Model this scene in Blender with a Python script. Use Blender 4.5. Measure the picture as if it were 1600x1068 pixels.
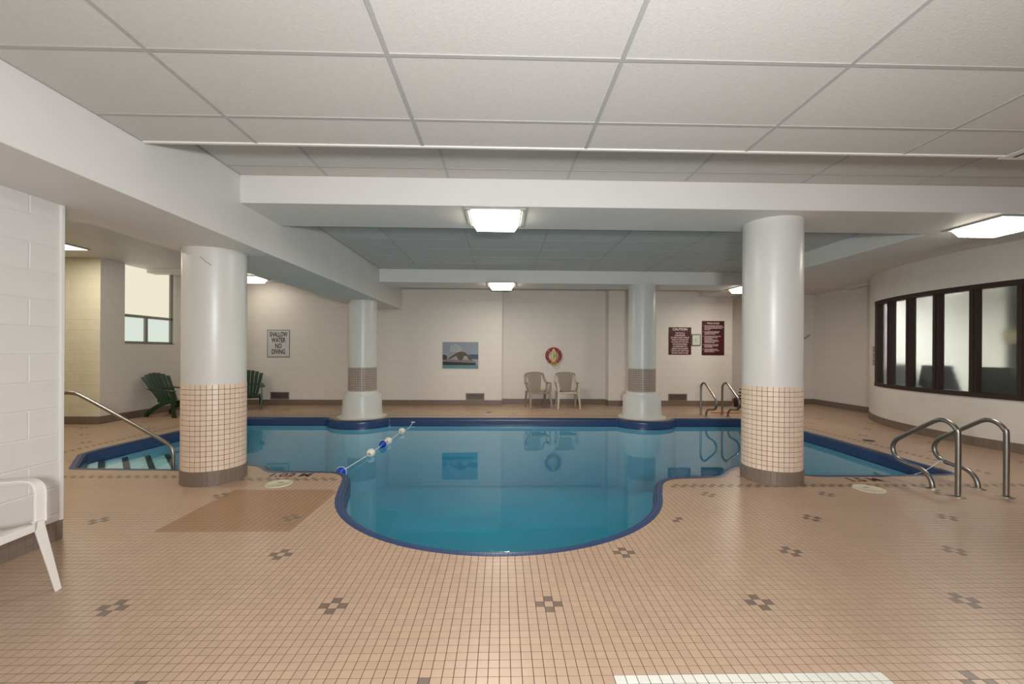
import bpy, math, random
import numpy as np
from mathutils import Matrix, Vector
from mathutils.geometry import tessellate_polygon
random.seed(7); rng = np.random.default_rng(7)
for o in list(bpy.data.objects): bpy.data.objects.remove(o)
S = bpy.context.scene; COL = S.collection
pi = math.pi

# ------------------------------------------------------------------ camera, world, big lights, exposure
cam = bpy.data.cameras.new('camera'); camo = bpy.data.objects.new('camera', cam); COL.objects.link(camo)
cam.sensor_width = 36; cam.lens = 657.7/1600*36; cam.shift_y = 14.9/1600; cam.clip_start = .02
camo.matrix_world = Matrix.Translation((0, 0, 1.44)) @ Matrix.Rotation(-.0235, 4, 'Z') @ Matrix.Rotation(pi/2, 4, 'X') @ Matrix.Rotation(.0055, 4, 'Z')
S.camera = camo
w = bpy.data.worlds.new('world'); S.world = w; w.use_nodes = True
w.node_tree.nodes['Background'].inputs[0].default_value = (.75, .85, 1, 1)
w.node_tree.nodes['Background'].inputs[1].default_value = .8
def area(name, loc, rot, sx, sy, power, col=(1, 1, 1)):
    l = bpy.data.lights.new(name, 'AREA'); l.shape = 'RECTANGLE'; l.size = sx; l.size_y = sy; l.energy = power; l.color = col
    o = bpy.data.objects.new(name, l); COL.objects.link(o); o.location = loc; o.rotation_euler = rot; return o
def point(name, loc, r, power, col=(1, 1, 1)):
    l = bpy.data.lights.new(name, 'POINT'); l.shadow_soft_size = r; l.energy = power; l.color = col
    o = bpy.data.objects.new(name, l); COL.objects.link(o); o.location = loc; return o
# photographer's flash, a step behind the camera
area('flash', (.3, -.75, 1.6), (pi/2, 0, 0), .3, .25, 190, (.92, .965, 1))
point('flash_bulb', (.3, -.80, 1.62), .12, 25, (.90, .96, 1))
# added fill light shining from the end of the room behind the camera
area('rear_fill', (1.5, -3.6, 1.6), (pi/2, 0, 0), 6.5, 2.2, 62, (1, .97, .93))
S.view_settings.view_transform = 'Standard'; S.view_settings.look = 'None'
S.view_settings.gamma = 1; S.view_settings.use_curve_mapping = False
S.view_settings.exposure = 0.0

# ------------------------------------------------------------------ materials
def lin(c):
    return tuple(((v/255)/12.92 if v/255 <= .04045 else ((v/255+.055)/1.055)**2.4) for v in c)
def mat(name, rgb, rough=.5, metal=0, var=0, vscale=6, bump=0, bscale=200, spec=.5, coat=0, objrand=0, attr=None, stretch=None):
    m = bpy.data.materials.new(name); m.use_nodes = True; nt = m.node_tree; N = nt.nodes; L = nt.links
    b = N['Principled BSDF']; c = lin(rgb)
    b.inputs['Roughness'].default_value = rough; b.inputs['Metallic'].default_value = metal
    b.inputs['Specular IOR Level'].default_value = spec; b.inputs['Coat Weight'].default_value = coat
    b.inputs['Base Color'].default_value = (*c, 1)
    tc = N.new('ShaderNodeTexCoord')
    src = None
    if var:
        n = N.new('ShaderNodeTexNoise'); n.inputs['Scale'].default_value = vscale; n.inputs['Detail'].default_value = 4
        if attr or objrand: L.new(tc.outputs['Object'], n.inputs[0])
        else: L.new(tc.outputs['Object'], n.inputs[0])
        mr = N.new('ShaderNodeMapRange'); mr.inputs[1].default_value = .3; mr.inputs[2].default_value = .7
        mr.inputs[3].default_value = 1-var; mr.inputs[4].default_value = 1+var*.5; L.new(n.outputs[0], mr.inputs[0]); src = mr.outputs[0]
    if objrand or attr:
        if attr: a = N.new('ShaderNodeAttribute'); a.attribute_name = attr; o = a.outputs['Fac']; amt = .05
        else: a = N.new('ShaderNodeObjectInfo'); o = a.outputs['Random']; amt = objrand
        mr = N.new('ShaderNodeMapRange'); mr.inputs[3].default_value = 1-amt; mr.inputs[4].default_value = 1+amt*.6; L.new(o, mr.inputs[0])
        if src:
            mu = N.new('ShaderNodeMath'); mu.operation = 'MULTIPLY'; L.new(src, mu.inputs[0]); L.new(mr.outputs[0], mu.inputs[1]); src = mu.outputs[0]
        else: src = mr.outputs[0]
    if src:
        v = N.new('ShaderNodeVectorMath'); v.operation = 'SCALE'; v.inputs[0].default_value = c; L.new(src, v.inputs['Scale']); L.new(v.outputs[0], b.inputs['Base Color'])
    if bump:
        n = N.new('ShaderNodeTexNoise'); n.inputs['Scale'].default_value = bscale; n.inputs['Detail'].default_value = 3
        if stretch:
            mp = N.new('ShaderNodeMapping'); mp.inputs['Scale'].default_value = stretch; L.new(tc.outputs['Object'], mp.inputs[0]); L.new(mp.outputs[0], n.inputs[0])
        else: L.new(tc.outputs['Object'], n.inputs[0])
        bp = N.new('ShaderNodeBump'); bp.inputs['Strength'].default_value = bump; bp.inputs['Distance'].default_value = .002
        L.new(n.outputs[0], bp.inputs['Height']); L.new(bp.outputs[0], b.inputs['Normal'])
    return m
def emit(name, rgb, s, prism=0):
    m = bpy.data.materials.new(name); m.use_nodes = True; nt = m.node_tree; N = nt.nodes; N.clear()
    o = N.new('ShaderNodeOutputMaterial'); e = N.new('ShaderNodeEmission'); e.inputs[0].default_value = (*lin(rgb), 1); e.inputs[1].default_value = s
    nt.links.new(e.outputs[0], o.inputs[0])
    if prism:
        tc = N.new('ShaderNodeTexCoord'); v = N.new('ShaderNodeTexVoronoi'); v.inputs['Scale'].default_value = 45; nt.links.new(tc.outputs['Object'], v.inputs[0])
        mr = N.new('ShaderNodeMapRange'); mr.inputs[3].default_value = s*1.6; mr.inputs[4].default_value = s*.4; nt.links.new(v.outputs[0], mr.inputs[0]); nt.links.new(mr.outputs[0], e.inputs[1])
    return m
M = dict(
 paint=mat('white_wall_paint', (216, 210, 202), .55, var=.05, vscale=3, bump=.25, bscale=120),
 paint_cool=mat('near_wall_paint', (218, 213, 210), .5, var=.04, vscale=3, bump=.25, bscale=120),
 cream=mat('cream_wall_paint', (218, 212, 190), .55, var=.05, vscale=3, bump=.25, bscale=120),
 beam=mat('beam_paint', (222, 218, 213), .5, var=.03, vscale=1.5, bump=.1, bscale=60),
 gloss=mat('pillar_gloss_paint', (212, 210, 205), .34, var=.02, vscale=4),
 panel=mat('ceiling_panel_fibre', (206, 202, 196), .9, var=.035, vscale=40, bump=.9, bscale=90, objrand=.035, stretch=(1.6, .7, 1)),
 grid=mat('ceiling_grid_metal', (176, 172, 168), .45),
 lip=mat('white_trim', (225, 222, 216), .4),
 grout=mat('brown_grout', (66, 42, 27), .9, var=.15, vscale=12),
 tile=mat('beige_floor_tile', (178, 150, 127), .33, var=.05, vscale=2.2, attr='tone', spec=.45),
 tile1=mat('beige_floor_tile_single', (178, 150, 127), .33, var=.05, vscale=2.2, objrand=.05, spec=.45),
 dark=mat('grey_brown_floor_tile', (112, 96, 84), .35, attr='tone'),
 dark1=mat('grey_brown_floor_tile_single', (112, 96, 84), .35),
 patch=mat('tan_patch_tile', (152, 118, 90), .4, attr='tone'),
 whitet=mat('white_floor_tile', (212, 208, 196), .35, attr='tone'),
 whitet1=mat('white_floor_tile_single', (212, 208, 196), .35, objrand=.05),
 ptile=mat('peach_pillar_tile', (224, 200, 178), .3, var=.03, attr='tone'),
 ftile=mat('taupe_band_tile', (172, 154, 142), .35, attr='tone'), base=mat('taupe_base_tile', (122, 106, 95), .4, attr='tone'),
 baseg=mat('base_grout', (104, 90, 80), .8),
 pgrout=mat('pillar_grout', (78, 50, 34), .85),
 coping=mat('blue_mosaic', (46, 72, 116), .3, attr='tone'),
 copg=mat('blue_grout', (18, 38, 66), .6),
 basin=mat('aqua_plaster', (124, 178, 200), .6, var=.05, vscale=1.5),
 stepm=mat('pale_step', (205, 226, 226), .5), black=mat('black_strip', (14, 14, 16), .5),
 steel=mat('brushed_steel', (150, 146, 140), .36, 1, bump=.15, bscale=400, stretch=(1, 1, .05)),
 flange=mat('flange_steel', (168, 162, 150), .35, 1),
 white_pl=mat('white_plastic', (222, 216, 208), .4, var=.03, vscale=8),
 taupe_pl=mat('taupe_plastic', (146, 134, 120), .45, var=.04, vscale=8),
 taupe_lt=mat('pale_taupe_plastic', (186, 176, 160), .45),
 green_pl=mat('green_plastic', (22, 52, 36), .35, var=.1, vscale=8),
 winf=mat('dark_brown_window_frame', (58, 46, 42), .6, spec=.2),
 alu=mat('grey_window_frame', (140, 138, 130), .4, .3),
 red=mat('red_ring', (150, 26, 30), .4), rope=mat('yellow_rope', (196, 150, 60), .8, bump=.8, bscale=300),
 cream_r=mat('pale_rope', (206, 196, 150), .8, bump=.8, bscale=300),
 ball_w=mat('white_float', (226, 220, 206), .35), ball_b=mat('blue_float', (8, 60, 170), .3), cord=mat('white_cord', (222, 224, 226), .6),
 sign_w=mat('sign_white', (196, 196, 196), .4), sign_k=mat('sign_black', (16, 16, 18), .5), sign_r=mat('sign_maroon', (70, 13, 17), .4),
 sign_t=mat('sign_lettering', (222, 200, 196), .5), txt=mat('deck_lettering', (58, 26, 22), .5),
 frame_g=mat('green_black_frame', (34, 52, 44), .4), paper=mat('paper', (192, 202, 188), .6), vent=mat('vent_dark', (74, 66, 60), .5, .2), vent_f=mat('vent_frame', (128, 118, 108), .45, .2),
 lid=mat('pale_lid', (206, 200, 176), .4, var=.08, vscale=14), drain=mat('drain_black', (30, 24, 22), .5), fixf=mat('fixture_frame', (172, 172, 168), .35, .3),
 hose=mat('orange_hose', (188, 104, 34), .5), crate=mat('maroon_crate', (56, 14, 18), .5), bhose=mat('black_hose', (22, 22, 20), .45), yel=mat('yellow_tag', (170, 158, 40), .5),
 wood=mat('tan_pole', (150, 126, 90), .5), chairst=mat('charcoal_chair_fabric', (96, 102, 98), .8),
 lens=emit('lamp_lens', (255, 245, 228), 9.0, prism=1), lens_y=emit('lamp_lens_warm', (255, 244, 214), 3),
 blind=emit('window_blind_glow', (246, 240, 214), .93), pane_l=emit('frosted_pane_glow', (226, 236, 224), .92),
 rm=mat('storage_room_paint', (206, 206, 196), .7), rmd=mat('storage_room_dark', (92, 96, 92), .7), rmb=mat('storage_room_beige', (206, 200, 160), .7),
)
def glass_frost():
    m = bpy.data.materials.new('frosted_glass'); m.use_nodes = True; b = m.node_tree.nodes['Principled BSDF']
    b.inputs['Base Color'].default_value = (.93, .94, .94, 1); b.inputs['Roughness'].default_value = .42; b.inputs['Transmission Weight'].default_value = 1; b.inputs['IOR'].default_value = 1.09
    return m
M['frost'] = glass_frost()
def water_mat():
    m = bpy.data.materials.new('pool_water'); m.use_nodes = True; nt = m.node_tree; N = nt.nodes; N.clear(); L = nt.links
    o = N.new('ShaderNodeOutputMaterial'); mx = N.new('ShaderNodeMixShader'); fr = N.new('ShaderNodeFresnel'); fr.inputs[0].default_value = 1.333
    t = N.new('ShaderNodeBsdfTransparent'); t.inputs[0].default_value = (.90, .98, .99, 1)
    g = N.new('ShaderNodeBsdfGlossy'); g.inputs['Roughness'].default_value = .012; g.inputs[0].default_value = (1, 1, 1, 1)
    n = N.new('ShaderNodeTexNoise'); n.inputs['Scale'].default_value = 2.2; n.inputs['Detail'].default_value = 2
    tc = N.new('ShaderNodeTexCoord'); L.new(tc.outputs['Object'], n.inputs[0])
    bp = N.new('ShaderNodeBump'); bp.inputs['Strength'].default_value = .03; bp.inputs['Distance'].default_value = .02; L.new(n.outputs[0], bp.inputs['Height'])
    L.new(bp.outputs[0], g.inputs['Normal'])
    ge = N.new('ShaderNodeNewGeometry'); sb = N.new('ShaderNodeMath'); sb.operation = 'SUBTRACT'; sb.inputs[0].default_value = 1; L.new(ge.outputs['Backfacing'], sb.inputs[1])
    mf = N.new('ShaderNodeMath'); mf.operation = 'MULTIPLY'; L.new(fr.outputs[0], mf.inputs[0]); L.new(sb.outputs[0], mf.inputs[1])
    L.new(mf.outputs[0], mx.inputs[0]); L.new(t.outputs[0], mx.inputs[1]); L.new(g.outputs[0], mx.inputs[2]); L.new(mx.outputs[0], o.inputs[0])
    va = N.new('ShaderNodeVolumeAbsorption'); va.inputs[0].default_value = (.02, .77, .86, 1); va.inputs[1].default_value = .30
    L.new(va.outputs[0], o.inputs['Volume'])
    return m
M['water'] = water_mat()

# ------------------------------------------------------------------ mesh helpers
class MB:
    def __init__(s): s.v = []; s.f = []; s.m = []; s.smooth = False
    def add(s, vs, fs, mi=0):
        n = len(s.v); s.v += [tuple(p) for p in vs]; s.f += [tuple(i+n for i in f) for f in fs]; s.m += [mi]*len(fs); return s
    def box(s, a, b, mi=0, rz=0, piv=None, T=None):
        x0, y0, z0 = a; x1, y1, z1 = b
        vs = [(x0,y0,z0),(x1,y0,z0),(x1,y1,z0),(x0,y1,z0),(x0,y0,z1),(x1,y0,z1),(x1,y1,z1),(x0,y1,z1)]
        if T is not None: vs = [tuple(T @ Vector(p)) for p in vs]
        return s.add(vs, [(3,2,1,0),(4,5,6,7),(0,1,5,4),(1,2,6,5),(2,3,7,6),(3,0,4,7)], mi)
    def cyl(s, c, r, z0, z1, n=24, r1=None, mi=0, caps=True):
        r1 = r if r1 is None else r1
        a = [2*pi*i/n for i in range(n)]
        vs = [(c[0]+r*math.cos(t), c[1]+r*math.sin(t), z0) for t in a]+[(c[0]+r1*math.cos(t), c[1]+r1*math.sin(t), z1) for t in a]
        fs = [(i, (i+1)%n, n+(i+1)%n, n+i) for i in range(n)]
        if caps: fs += [tuple(range(n))[::-1], tuple(range(n, 2*n))]
        return s.add(vs, fs, mi)
    def lathe(s, c, prof, n=48, mi=0):
        vs = []; fs = []
        for r, z in prof: vs += [(c[0]+r*math.cos(2*pi*i/n), c[1]+r*math.sin(2*pi*i/n), z) for i in range(n)]
        for k in range(len(prof)-1): fs += [(k*n+i, k*n+(i+1)%n, (k+1)*n+(i+1)%n, (k+1)*n+i) for i in range(n)]
        return s.add(vs, fs, mi)
    def tube(s, pts, r, n=10, mi=0, closed=False, flat=None, up=(0, 0, 1), wv=None):
        # sweep: round (r) or flat=(w,t) rectangular section; flat may be list per point
        P = [Vector(p) for p in pts]; K = len(P); vs = []; ups = Vector(up)
        prev = None
        for i, p in enumerate(P):
            if closed: t = (P[(i+1)%K]-P[i-1])
            else: t = (P[min(i+1, K-1)]-P[max(i-1, 0)])
            t.normalize()
            if flat is not None:
                a = t.cross(ups) if wv is None else Vector(wv)-t*t.dot(Vector(wv))
                if a.length < 1e-3: a = t.cross(Vector((0, 1, 0)))
                a.normalize(); b = a.cross(t).normalized()
                wd, th = flat[i] if isinstance(flat, list) else flat
                vs += [p+a*wd/2+b*th/2, p-a*wd/2+b*th/2, p-a*wd/2-b*th/2, p+a*wd/2-b*th/2]
            else:
                if prev is None:
                    a = t.cross(Vector((0, 0, 1)))
                    if a.length < .2: a = t.cross(Vector((0, 1, 0)))
                else: a = prev - t*prev.dot(t)
                a.normalize(); prev = a; b = t.cross(a)
                rr = r[i] if isinstance(r, (list, tuple)) else r
                vs += [p+(a*math.cos(2*pi*k/n)+b*math.sin(2*pi*k/n))*rr for k in range(n)]
        if flat is not None: n = 4
        fs = []
        for i in range(K if closed else K-1):
            j = (i+1) % K
            fs += [(i*n+k, i*n+(k+1)%n, j*n+(k+1)%n, j*n+k) for k in range(n)]
        if not closed: fs += [tuple(range(n))[::-1], tuple((K-1)*n+k for k in range(n))]
        return s.add(vs, fs, mi)
    def sphere(s, c, r, n=20, mi=0, half=False):
        prof = [(max(r*math.sin(t), 1e-5), c[2]-r*math.cos(t)) for t in [pi*k/(n//2) for k in range(n//2+1)]]
        return s.lathe(c, prof, n, mi)
    def poly(s, pts2, z, up=True, mi=0):
        tri = tessellate_polygon([[Vector((x, y, 0)) for x, y in pts2]])
        vs = [(x, y, z) for x, y in pts2]; fs = []
        for t in tri:
            a, b, c = [Vector(vs[i]) for i in t]
            nrm = (b-a).cross(c-a).z
            fs.append(tuple(t) if (nrm > 0) == up else tuple(t[::-1]))
        return s.add(vs, fs, mi)
    def obj(s, name, mats, parent=None, smooth=False, bevel=0, **props):
        me = bpy.data.meshes.new(name); me.from_pydata(s.v, [], s.f); me.update()
        if not isinstance(mats, (list, tuple)): mats = [mats]
        for m in mats: me.materials.append(m)
        if len(mats) > 1: me.polygons.foreach_set('material_index', s.m)
        if smooth:
            me.polygons.foreach_set('use_smooth', [True]*len(me.polygons))
            try: me.set_sharp_from_angle(angle=math.radians(38))
            except Exception: pass
        o = bpy.data.objects.new(name, me); COL.objects.link(o)
        if parent: o.parent = parent
        if bevel:
            bv = o.modifiers.new('bevel', 'BEVEL'); bv.width = bevel; bv.segments = 2; bv.limit_method = 'ANGLE'; bv.angle_limit = .6
        for k, v in props.items(): o[k] = v
        return o
def empty(name, loc=(0, 0, 0), rz=0, **props):
    o = bpy.data.objects.new(name, None); COL.objects.link(o); o.location = loc; o.rotation_euler = (0, 0, rz); o.empty_display_size = .1
    for k, v in props.items(): o[k] = v
    return o
def copy_tree(o, parent=None):
    c = o.copy(); COL.objects.link(c); c.parent = parent
    for ch in [x for x in bpy.data.objects if x.parent == o]: copy_tree(ch, c)
    return c
ST = dict(kind='structure')
def box_obj(name, a, b, m, parent=None, bevel=0, **p): return MB().box(a, b).obj(name, m, parent, bevel=bevel, **p)
def catmull(pts, k=8, closed=False):
    P = [Vector(p) for p in pts]; n = len(P); out = []
    rngi = range(n) if closed else range(n-1)
    for i in rngi:
        p1 = P[i]; p2 = P[(i+1)%n]
        p0 = P[i-1] if (i > 0 or closed) else p1; p3 = P[(i+2)%n] if (i+2 < n or closed) else p2
        for j in range(k):
            t = j/k; out.append(.5*((2*p1)+(p2-p0)*t+(2*p0-5*p1+4*p2-p3)*t*t+(3*p1-p0-3*p2+p3)*t**3))
    if not closed: out.append(P[-1])
    return out
def mesh_np(name, V, F4, mats, mi=None, tone=None, parent=None, **props):
    me = bpy.data.meshes.new(name); nv = len(V); nf = len(F4)
    me.vertices.add(nv); me.vertices.foreach_set('co', np.asarray(V, np.float32).ravel())
    me.loops.add(nf*4); me.loops.foreach_set('vertex_index', np.asarray(F4, np.int32).ravel())
    me.polygons.add(nf); me.polygons.foreach_set('loop_start', np.arange(0, nf*4, 4, dtype=np.int32))
    me.polygons.foreach_set('loop_total', np.full(nf, 4, np.int32))
    for m in mats: me.materials.append(m)
    if mi is not None: me.polygons.foreach_set('material_index', np.asarray(mi, np.int32))
    if tone is not None:
        a = me.attributes.new('tone', 'FLOAT', 'FACE'); a.data.foreach_set('value', np.asarray(tone, np.float32))
    me.polygons.foreach_set('use_smooth', [False]*nf)
    me.update(calc_edges=True); me.validate()
    o = bpy.data.objects.new(name, me); COL.objects.link(o)
    if parent: o.parent = parent
    for k, v in props.items(): o[k] = v
    return o

# ------------------------------------------------------------------ pool outline (outer edge of the coping, deck level)
LP = (-3.22, 4.80); RP = (3.10, 4.77); FL = (-3.07, 9.35); FR = (3.13, 9.35); BAY = (-.01, 4.65)
def arc(c, r, a0, a1, n=16): return [(c[0]+r*math.cos(math.radians(a0+(a1-a0)*i/n)), c[1]+r*math.sin(math.radians(a0+(a1-a0)*i/n))) for i in range(n+1)]
raw = [(-5.19, 5.16), (-3.70, 5.10)] + arc((-3.24, 4.79), .54, 133, 60, 8) + [(-2.93, 5.19), (-2.85, 5.11), (-2.78, 5.04), (-2.70, 5.02), (-2.1, 5.015), (-2.0, 5.005), (-1.91, 4.965), (-1.84, 4.885), (-1.78, 4.756), (-1.71, 4.465)] \
    + arc(BAY, 1.69, 195, 345, 36) + [(1.70, 4.40), (1.76, 4.56), (1.847, 4.675), (1.952, 4.746), (2.1, 4.765), (2.52, 4.79), (2.63, 4.86), (2.746, 5.02), (2.9, 5.16)] + arc((3.12, 4.77), .45, 105, 12, 10) + [(3.62, 4.84), (3.75, 4.82), (4.4, 4.82), (5.5, 4.88), (5.62, 7), (5.62, 9.13), (3.78, 9.13)] \
    + arc(FR, .62, -20, -160, 12) + [(2.45, 9.14), (-2.42, 9.16)] + arc(FL, .62, -20, -160, 12) + [(-3.75, 9.2), (-5.68, 9.22), (-5.84, 6.2), (-5.80, 5.90)]
def resample(P, step):
    out = []; n = len(P)
    for i in range(n):
        a = np.array(P[i]); b = np.array(P[(i+1)%n]); L = np.linalg.norm(b-a); k = max(1, int(round(L/step)))
        out += [tuple(a+(b-a)*j/k) for j in range(k)]
    return np.array(out)
OUT = resample(raw, .035)
for _ in range(5): OUT = (OUT + .5*(np.roll(OUT, 1, 0)+np.roll(OUT, -1, 0)))/2
OUT = resample([tuple(p) for p in OUT], .035)
if ((OUT[:, 0]*np.roll(OUT[:, 1], -1)-np.roll(OUT[:, 0], -1)*OUT[:, 1]).sum()) < 0: OUT = OUT[::-1].copy()
def normals(P):
    t = np.roll(P, -1, 0)-np.roll(P, 1, 0); t /= np.linalg.norm(t, axis=1)[:, None]+1e-9
    return np.c_[-t[:, 1], t[:, 0]]     # inward for ccw
NRM = normals(OUT)
for _ in range(3): NRM = NRM+np.roll(NRM, 1, 0)+np.roll(NRM, -1, 0); NRM /= np.linalg.norm(NRM, axis=1)[:, None]
def off(d): return OUT+NRM*d
def inside(P, poly):
    x, y = P[:, 0], P[:, 1]; c = np.zeros(len(P), bool); n = len(poly)
    for i in range(n):
        x1, y1 = poly[i]; x2, y2 = poly[(i+1)%n]
        m = ((y1 > y) != (y2 > y)); 
        if abs(y2-y1) > 1e-12: c ^= m & (x < (x2-x1)*(y-y1)/(y2-y1)+x1)
    return c
def nearest_on(P, poly):
    A = poly; B = np.roll(poly, -1, 0); D = B-A; best = np.full(len(P), 1e9); Q = P.copy()
    for i in range(len(A)):
        t = np.clip(((P-A[i])@D[i])/(D[i]@D[i]+1e-12), 0, 1); q = A[i]+t[:, None]*D[i]; d = ((P-q)**2).sum(1); m = d < best
        best[m] = d[m]; Q[m] = q[m]
    return Q, np.sqrt(best)

# ------------------------------------------------------------------ floor
floor = empty('floor', (0, 0, 0), **ST)
outer = [(-9.4, -4), (12.5, -4), (12.5, 12.2), (-9.4, 12.2)]
tri = tessellate_polygon([[Vector((*p, 0)) for p in outer], [Vector((*p, 0)) for p in OUT[::-1]]])
vv = outer+[tuple(p) for p in OUT[::-1]]; mb = MB()
fs = []
for t in tri:
    a, b, c = [Vector((*vv[i], 0)) for i in t]; fs.append(tuple(t) if (b-a).cross(c-a).z > 0 else tuple(t[::-1]))
mb.add([(x, y, -.0009) for x, y in vv], fs); mb.obj('grout_bed', M['grout'], floor)
T = .0508; X0 = .275; Y0 = 2.40; G = .0018
ii, jj = np.meshgrid(np.arange(-189, 178), np.arange(-32, 186)); ii = ii.ravel(); jj = jj.ravel()
cx = X0+T*ii; cy = Y0+T*jj
keep = (np.abs(cx-.0235*cy) < 2.0*cy+2.2)
keep &= ~((cx < -3.36) & (cy < 3.30)) & ~((cx < -7.72) & (cy > 8.27)) & (cx > -9.28) & (cx < 8.87) & (cy < 11.75)
keep &= ((cx-11.25)**2+(cy-6.85)**2 > 3.83**2)
keep &= ~((cx < 0) & (cy > 11.2)) & ~((cx > 2.85) & (cx < 6.2) & (cy > 11.2))
for c, r in ((LP, .29), (RP, .29), (FL, .51), (FR, .51)): keep &= (cx-c[0])**2+(cy-c[1])**2 > r*r
ii, jj, cx, cy = ii[keep], jj[keep], cx[keep], cy[keep]
P = np.c_[cx, cy]
near = (cx > -6.2) & (cx < 6) & (cy > 2.7) & (cy < 9.6)
ins = np.zeros(len(P), bool); ins[near] = inside(P[near], OUT)
dist = np.full(len(P), 9.0); dist[near] = nearest_on(P[near], OUT)[1]
keep = ~(ins & (dist > T*.75)); ii, jj, cx, cy, ins, dist = [a[keep] for a in (ii, jj, cx, cy, ins, dist)]
# tile kinds: 0 beige 1 dark 2 patch 3 white
kind = np.zeros(len(ii), int)
kind[(cx > -2.76) & (cx < -1.70) & (cy > 3.38) & (cy < 4.42) & (cx+cy < 2.66)] = 2
kind[(cx > .494) & (cx < 1.70) & (cy < 1.875)] = 3
cross = {(1, 0), (-1, 0), (0, 1), (0, -1)}
centers = set()
for m in range(-3, 16):
    for k in range(-16, 16):
        if (m+k) % 2 == 0: centers.add((12*k, 12*m))
centers.discard((-48, 24)); centers.add((-41, 25)); centers -= {(-60, 12), (-84, 36), (-72, 0)}
darkset = {(a+dx, b+dy) for a, b in centers for dx, dy in cross}
def border(i, j, x, y):
    d = [(j in (41, 42) and x > 1.8), (j in (46, 47) and -3.4 < x < -1.85), (j in (48, 49) and x <= -3.4)]
    d += [(i in (110, 111) and y > 4.9), (i in (-125, -126) and y > 5.9), (j in (138, 139) and -6.2 < x < 6)]
    return any(d)
for n in range(len(ii)):
    i, j = int(ii[n]), int(jj[n])
    if border(i, j, cx[n], cy[n]):
        kind[n] = 1 if (i+j) % 2 == 0 else 0
    elif (i, j) in darkset:
        if kind[n] != 3 and dist[n] > .12 and not any(border(i+a, j+b, cx[n], cy[n]) for a in (-2, 2) for b in (-2, 2)): kind[n] = 1
# nearest 300 tiles inside the picture as single objects
order = np.argsort(cy+np.abs(cx)*.02); vis = [n for n in order if cy[n] > 1.80 and abs((cx[n])/cy[n]-.0235) < 1.22][:300]
single = np.zeros(len(ii), bool); single[vis] = True
def tile_quads(cx, cy, kind, name, h0, snap):
    n = len(cx); g = T/2-G
    dx = np.array([-g, g, g, -g]); dy = np.array([-g, -g, g, g])
    top = np.stack([cx[:, None]+dx, cy[:, None]+dy], -1)
    if snap is not None:
        s = np.where(snap)[0]; Q = top[s].reshape(-1, 2); im = inside(Q, OUT)
        q, _ = nearest_on(Q, OUT); Q[im] = q[im]; top[s] = Q.reshape(-1, 4, 2)
    c = top.mean(1, keepdims=True); bot = c+(top-c)*1.012
    V = np.concatenate([np.concatenate([top, np.zeros((n, 4, 1))], -1), np.concatenate([bot, np.full((n, 4, 1), -.0009)], -1)], 1).reshape(-1, 3)
    b = (np.arange(n)*8)[:, None, None]
    F = np.array([[0,1,2,3],[0,4,5,1],[1,5,6,2],[2,6,7,3],[3,7,4,0]])[None]+b
    return V, F.reshape(-1, 4), np.repeat(kind, 5)
mk = ~single
tone = rng.random(mk.sum())
V, F, K = tile_quads(cx[mk], cy[mk], kind[mk], 't', 0, dist[mk] < .06)
mesh_np('small_tile_field', V, F, [M['tile'], M['dark'], M['patch'], M['whitet']], K, np.repeat(tone, 5), floor, kind='stuff')
tm = {}
for kk, mm in ((0, 'tile1'), (1, 'dark1'), (3, 'whitet1'), (2, 'tile1')):
    g = T/2-G; b = MB(); h = .0009
    vs = [(-g, -g, 0), (g, -g, 0), (g, g, 0), (-g, g, 0)]+[(x*1.012, y*1.012, -h) for x, y in ((-g, -g), (g, -g), (g, g), (-g, g))]
    me = bpy.data.meshes.new('tile'); me.from_pydata(vs, [], [(0,1,2,3),(0,4,5,1),(1,5,6,2),(2,6,7,3),(3,7,4,0)]); me.materials.append(M[mm]); tm[kk] = me
for n in vis:
    o = bpy.data.objects.new('tile', tm[int(kind[n])]); COL.objects.link(o); o.location = (cx[n], cy[n], 0); o.parent = floor

# ------------------------------------------------------------------ ceilings with drop-in panels
def grid_ceiling(x0, x1, y0, y1, z, gx, gy, name='ceiling'):
    root = empty(name, (0, 0, z), **ST)
    box_obj('ceiling_slab', (x0-.02, y0-.0, .03), (x1+.02, y1+.0, .10), M['lip'], root)
    xs = sorted([x0, x1]+[gx+1.2192*k for k in range(-12, 12) if x0+.03 < gx+1.2192*k < x1-.03])
    ys = sorted([y0, y1]+[gy+.6096*k for k in range(-20, 24) if y0+.03 < gy+.6096*k < y1-.03])
    g = MB()
    for x in xs: g.box((x-.012, y0, -.001), (x+.012, y1, .006))
    for y in ys: g.box((x0, y-.0118, -.0008), (x1, y+.0118, .0055))
    g.obj('grid_bars', M['grid'], root, kind='stuff')
    cache = {}
    for a, b in zip(xs, xs[1:]):
        for c, d in zip(ys, ys[1:]):
            key = (round(b-a, 3), round(d-c, 3))
            if key not in cache:
                hx, hy = (b-a)/2-.004, (d-c)/2-.004
                cache[key] = MB().box((-hx, -hy, 0), (hx, hy, .016)).obj('ceiling_panel', M['panel'], root); o = cache[key]
            else: o = cache[key].copy(); COL.objects.link(o)
            o.location = ((a+b)/2, (c+d)/2, .0035)
            if random.random() < .12: o.rotation_euler = (random.uniform(-.003, .003), random.uniform(-.002, .002), 0)
    return root
grid_ceiling(-2.65, 11.0, -4, 3.17, 2.964, .62, 2.186)
grid_ceiling(-2.65, 11.0, 3.17, 4.31, 3.205, .66, 4.09)
grid_ceiling(-2.65, 5.28, 5.10, 9.14, 3.205, .66, 6.70)
box_obj('ceiling', (-2.65, 9.95, 3.205), (6.5, 11.95, 3.3), M['beam'], **ST)
box_obj('ceiling', (-9.4, 3.2, 3.205), (-3.6, 11.6, 3.3), M['beam'], **ST)
box_obj('ceiling', (6.07, 5.10, 3.10), (9.4, 11.95, 3.3), M['beam'], **ST)
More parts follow.
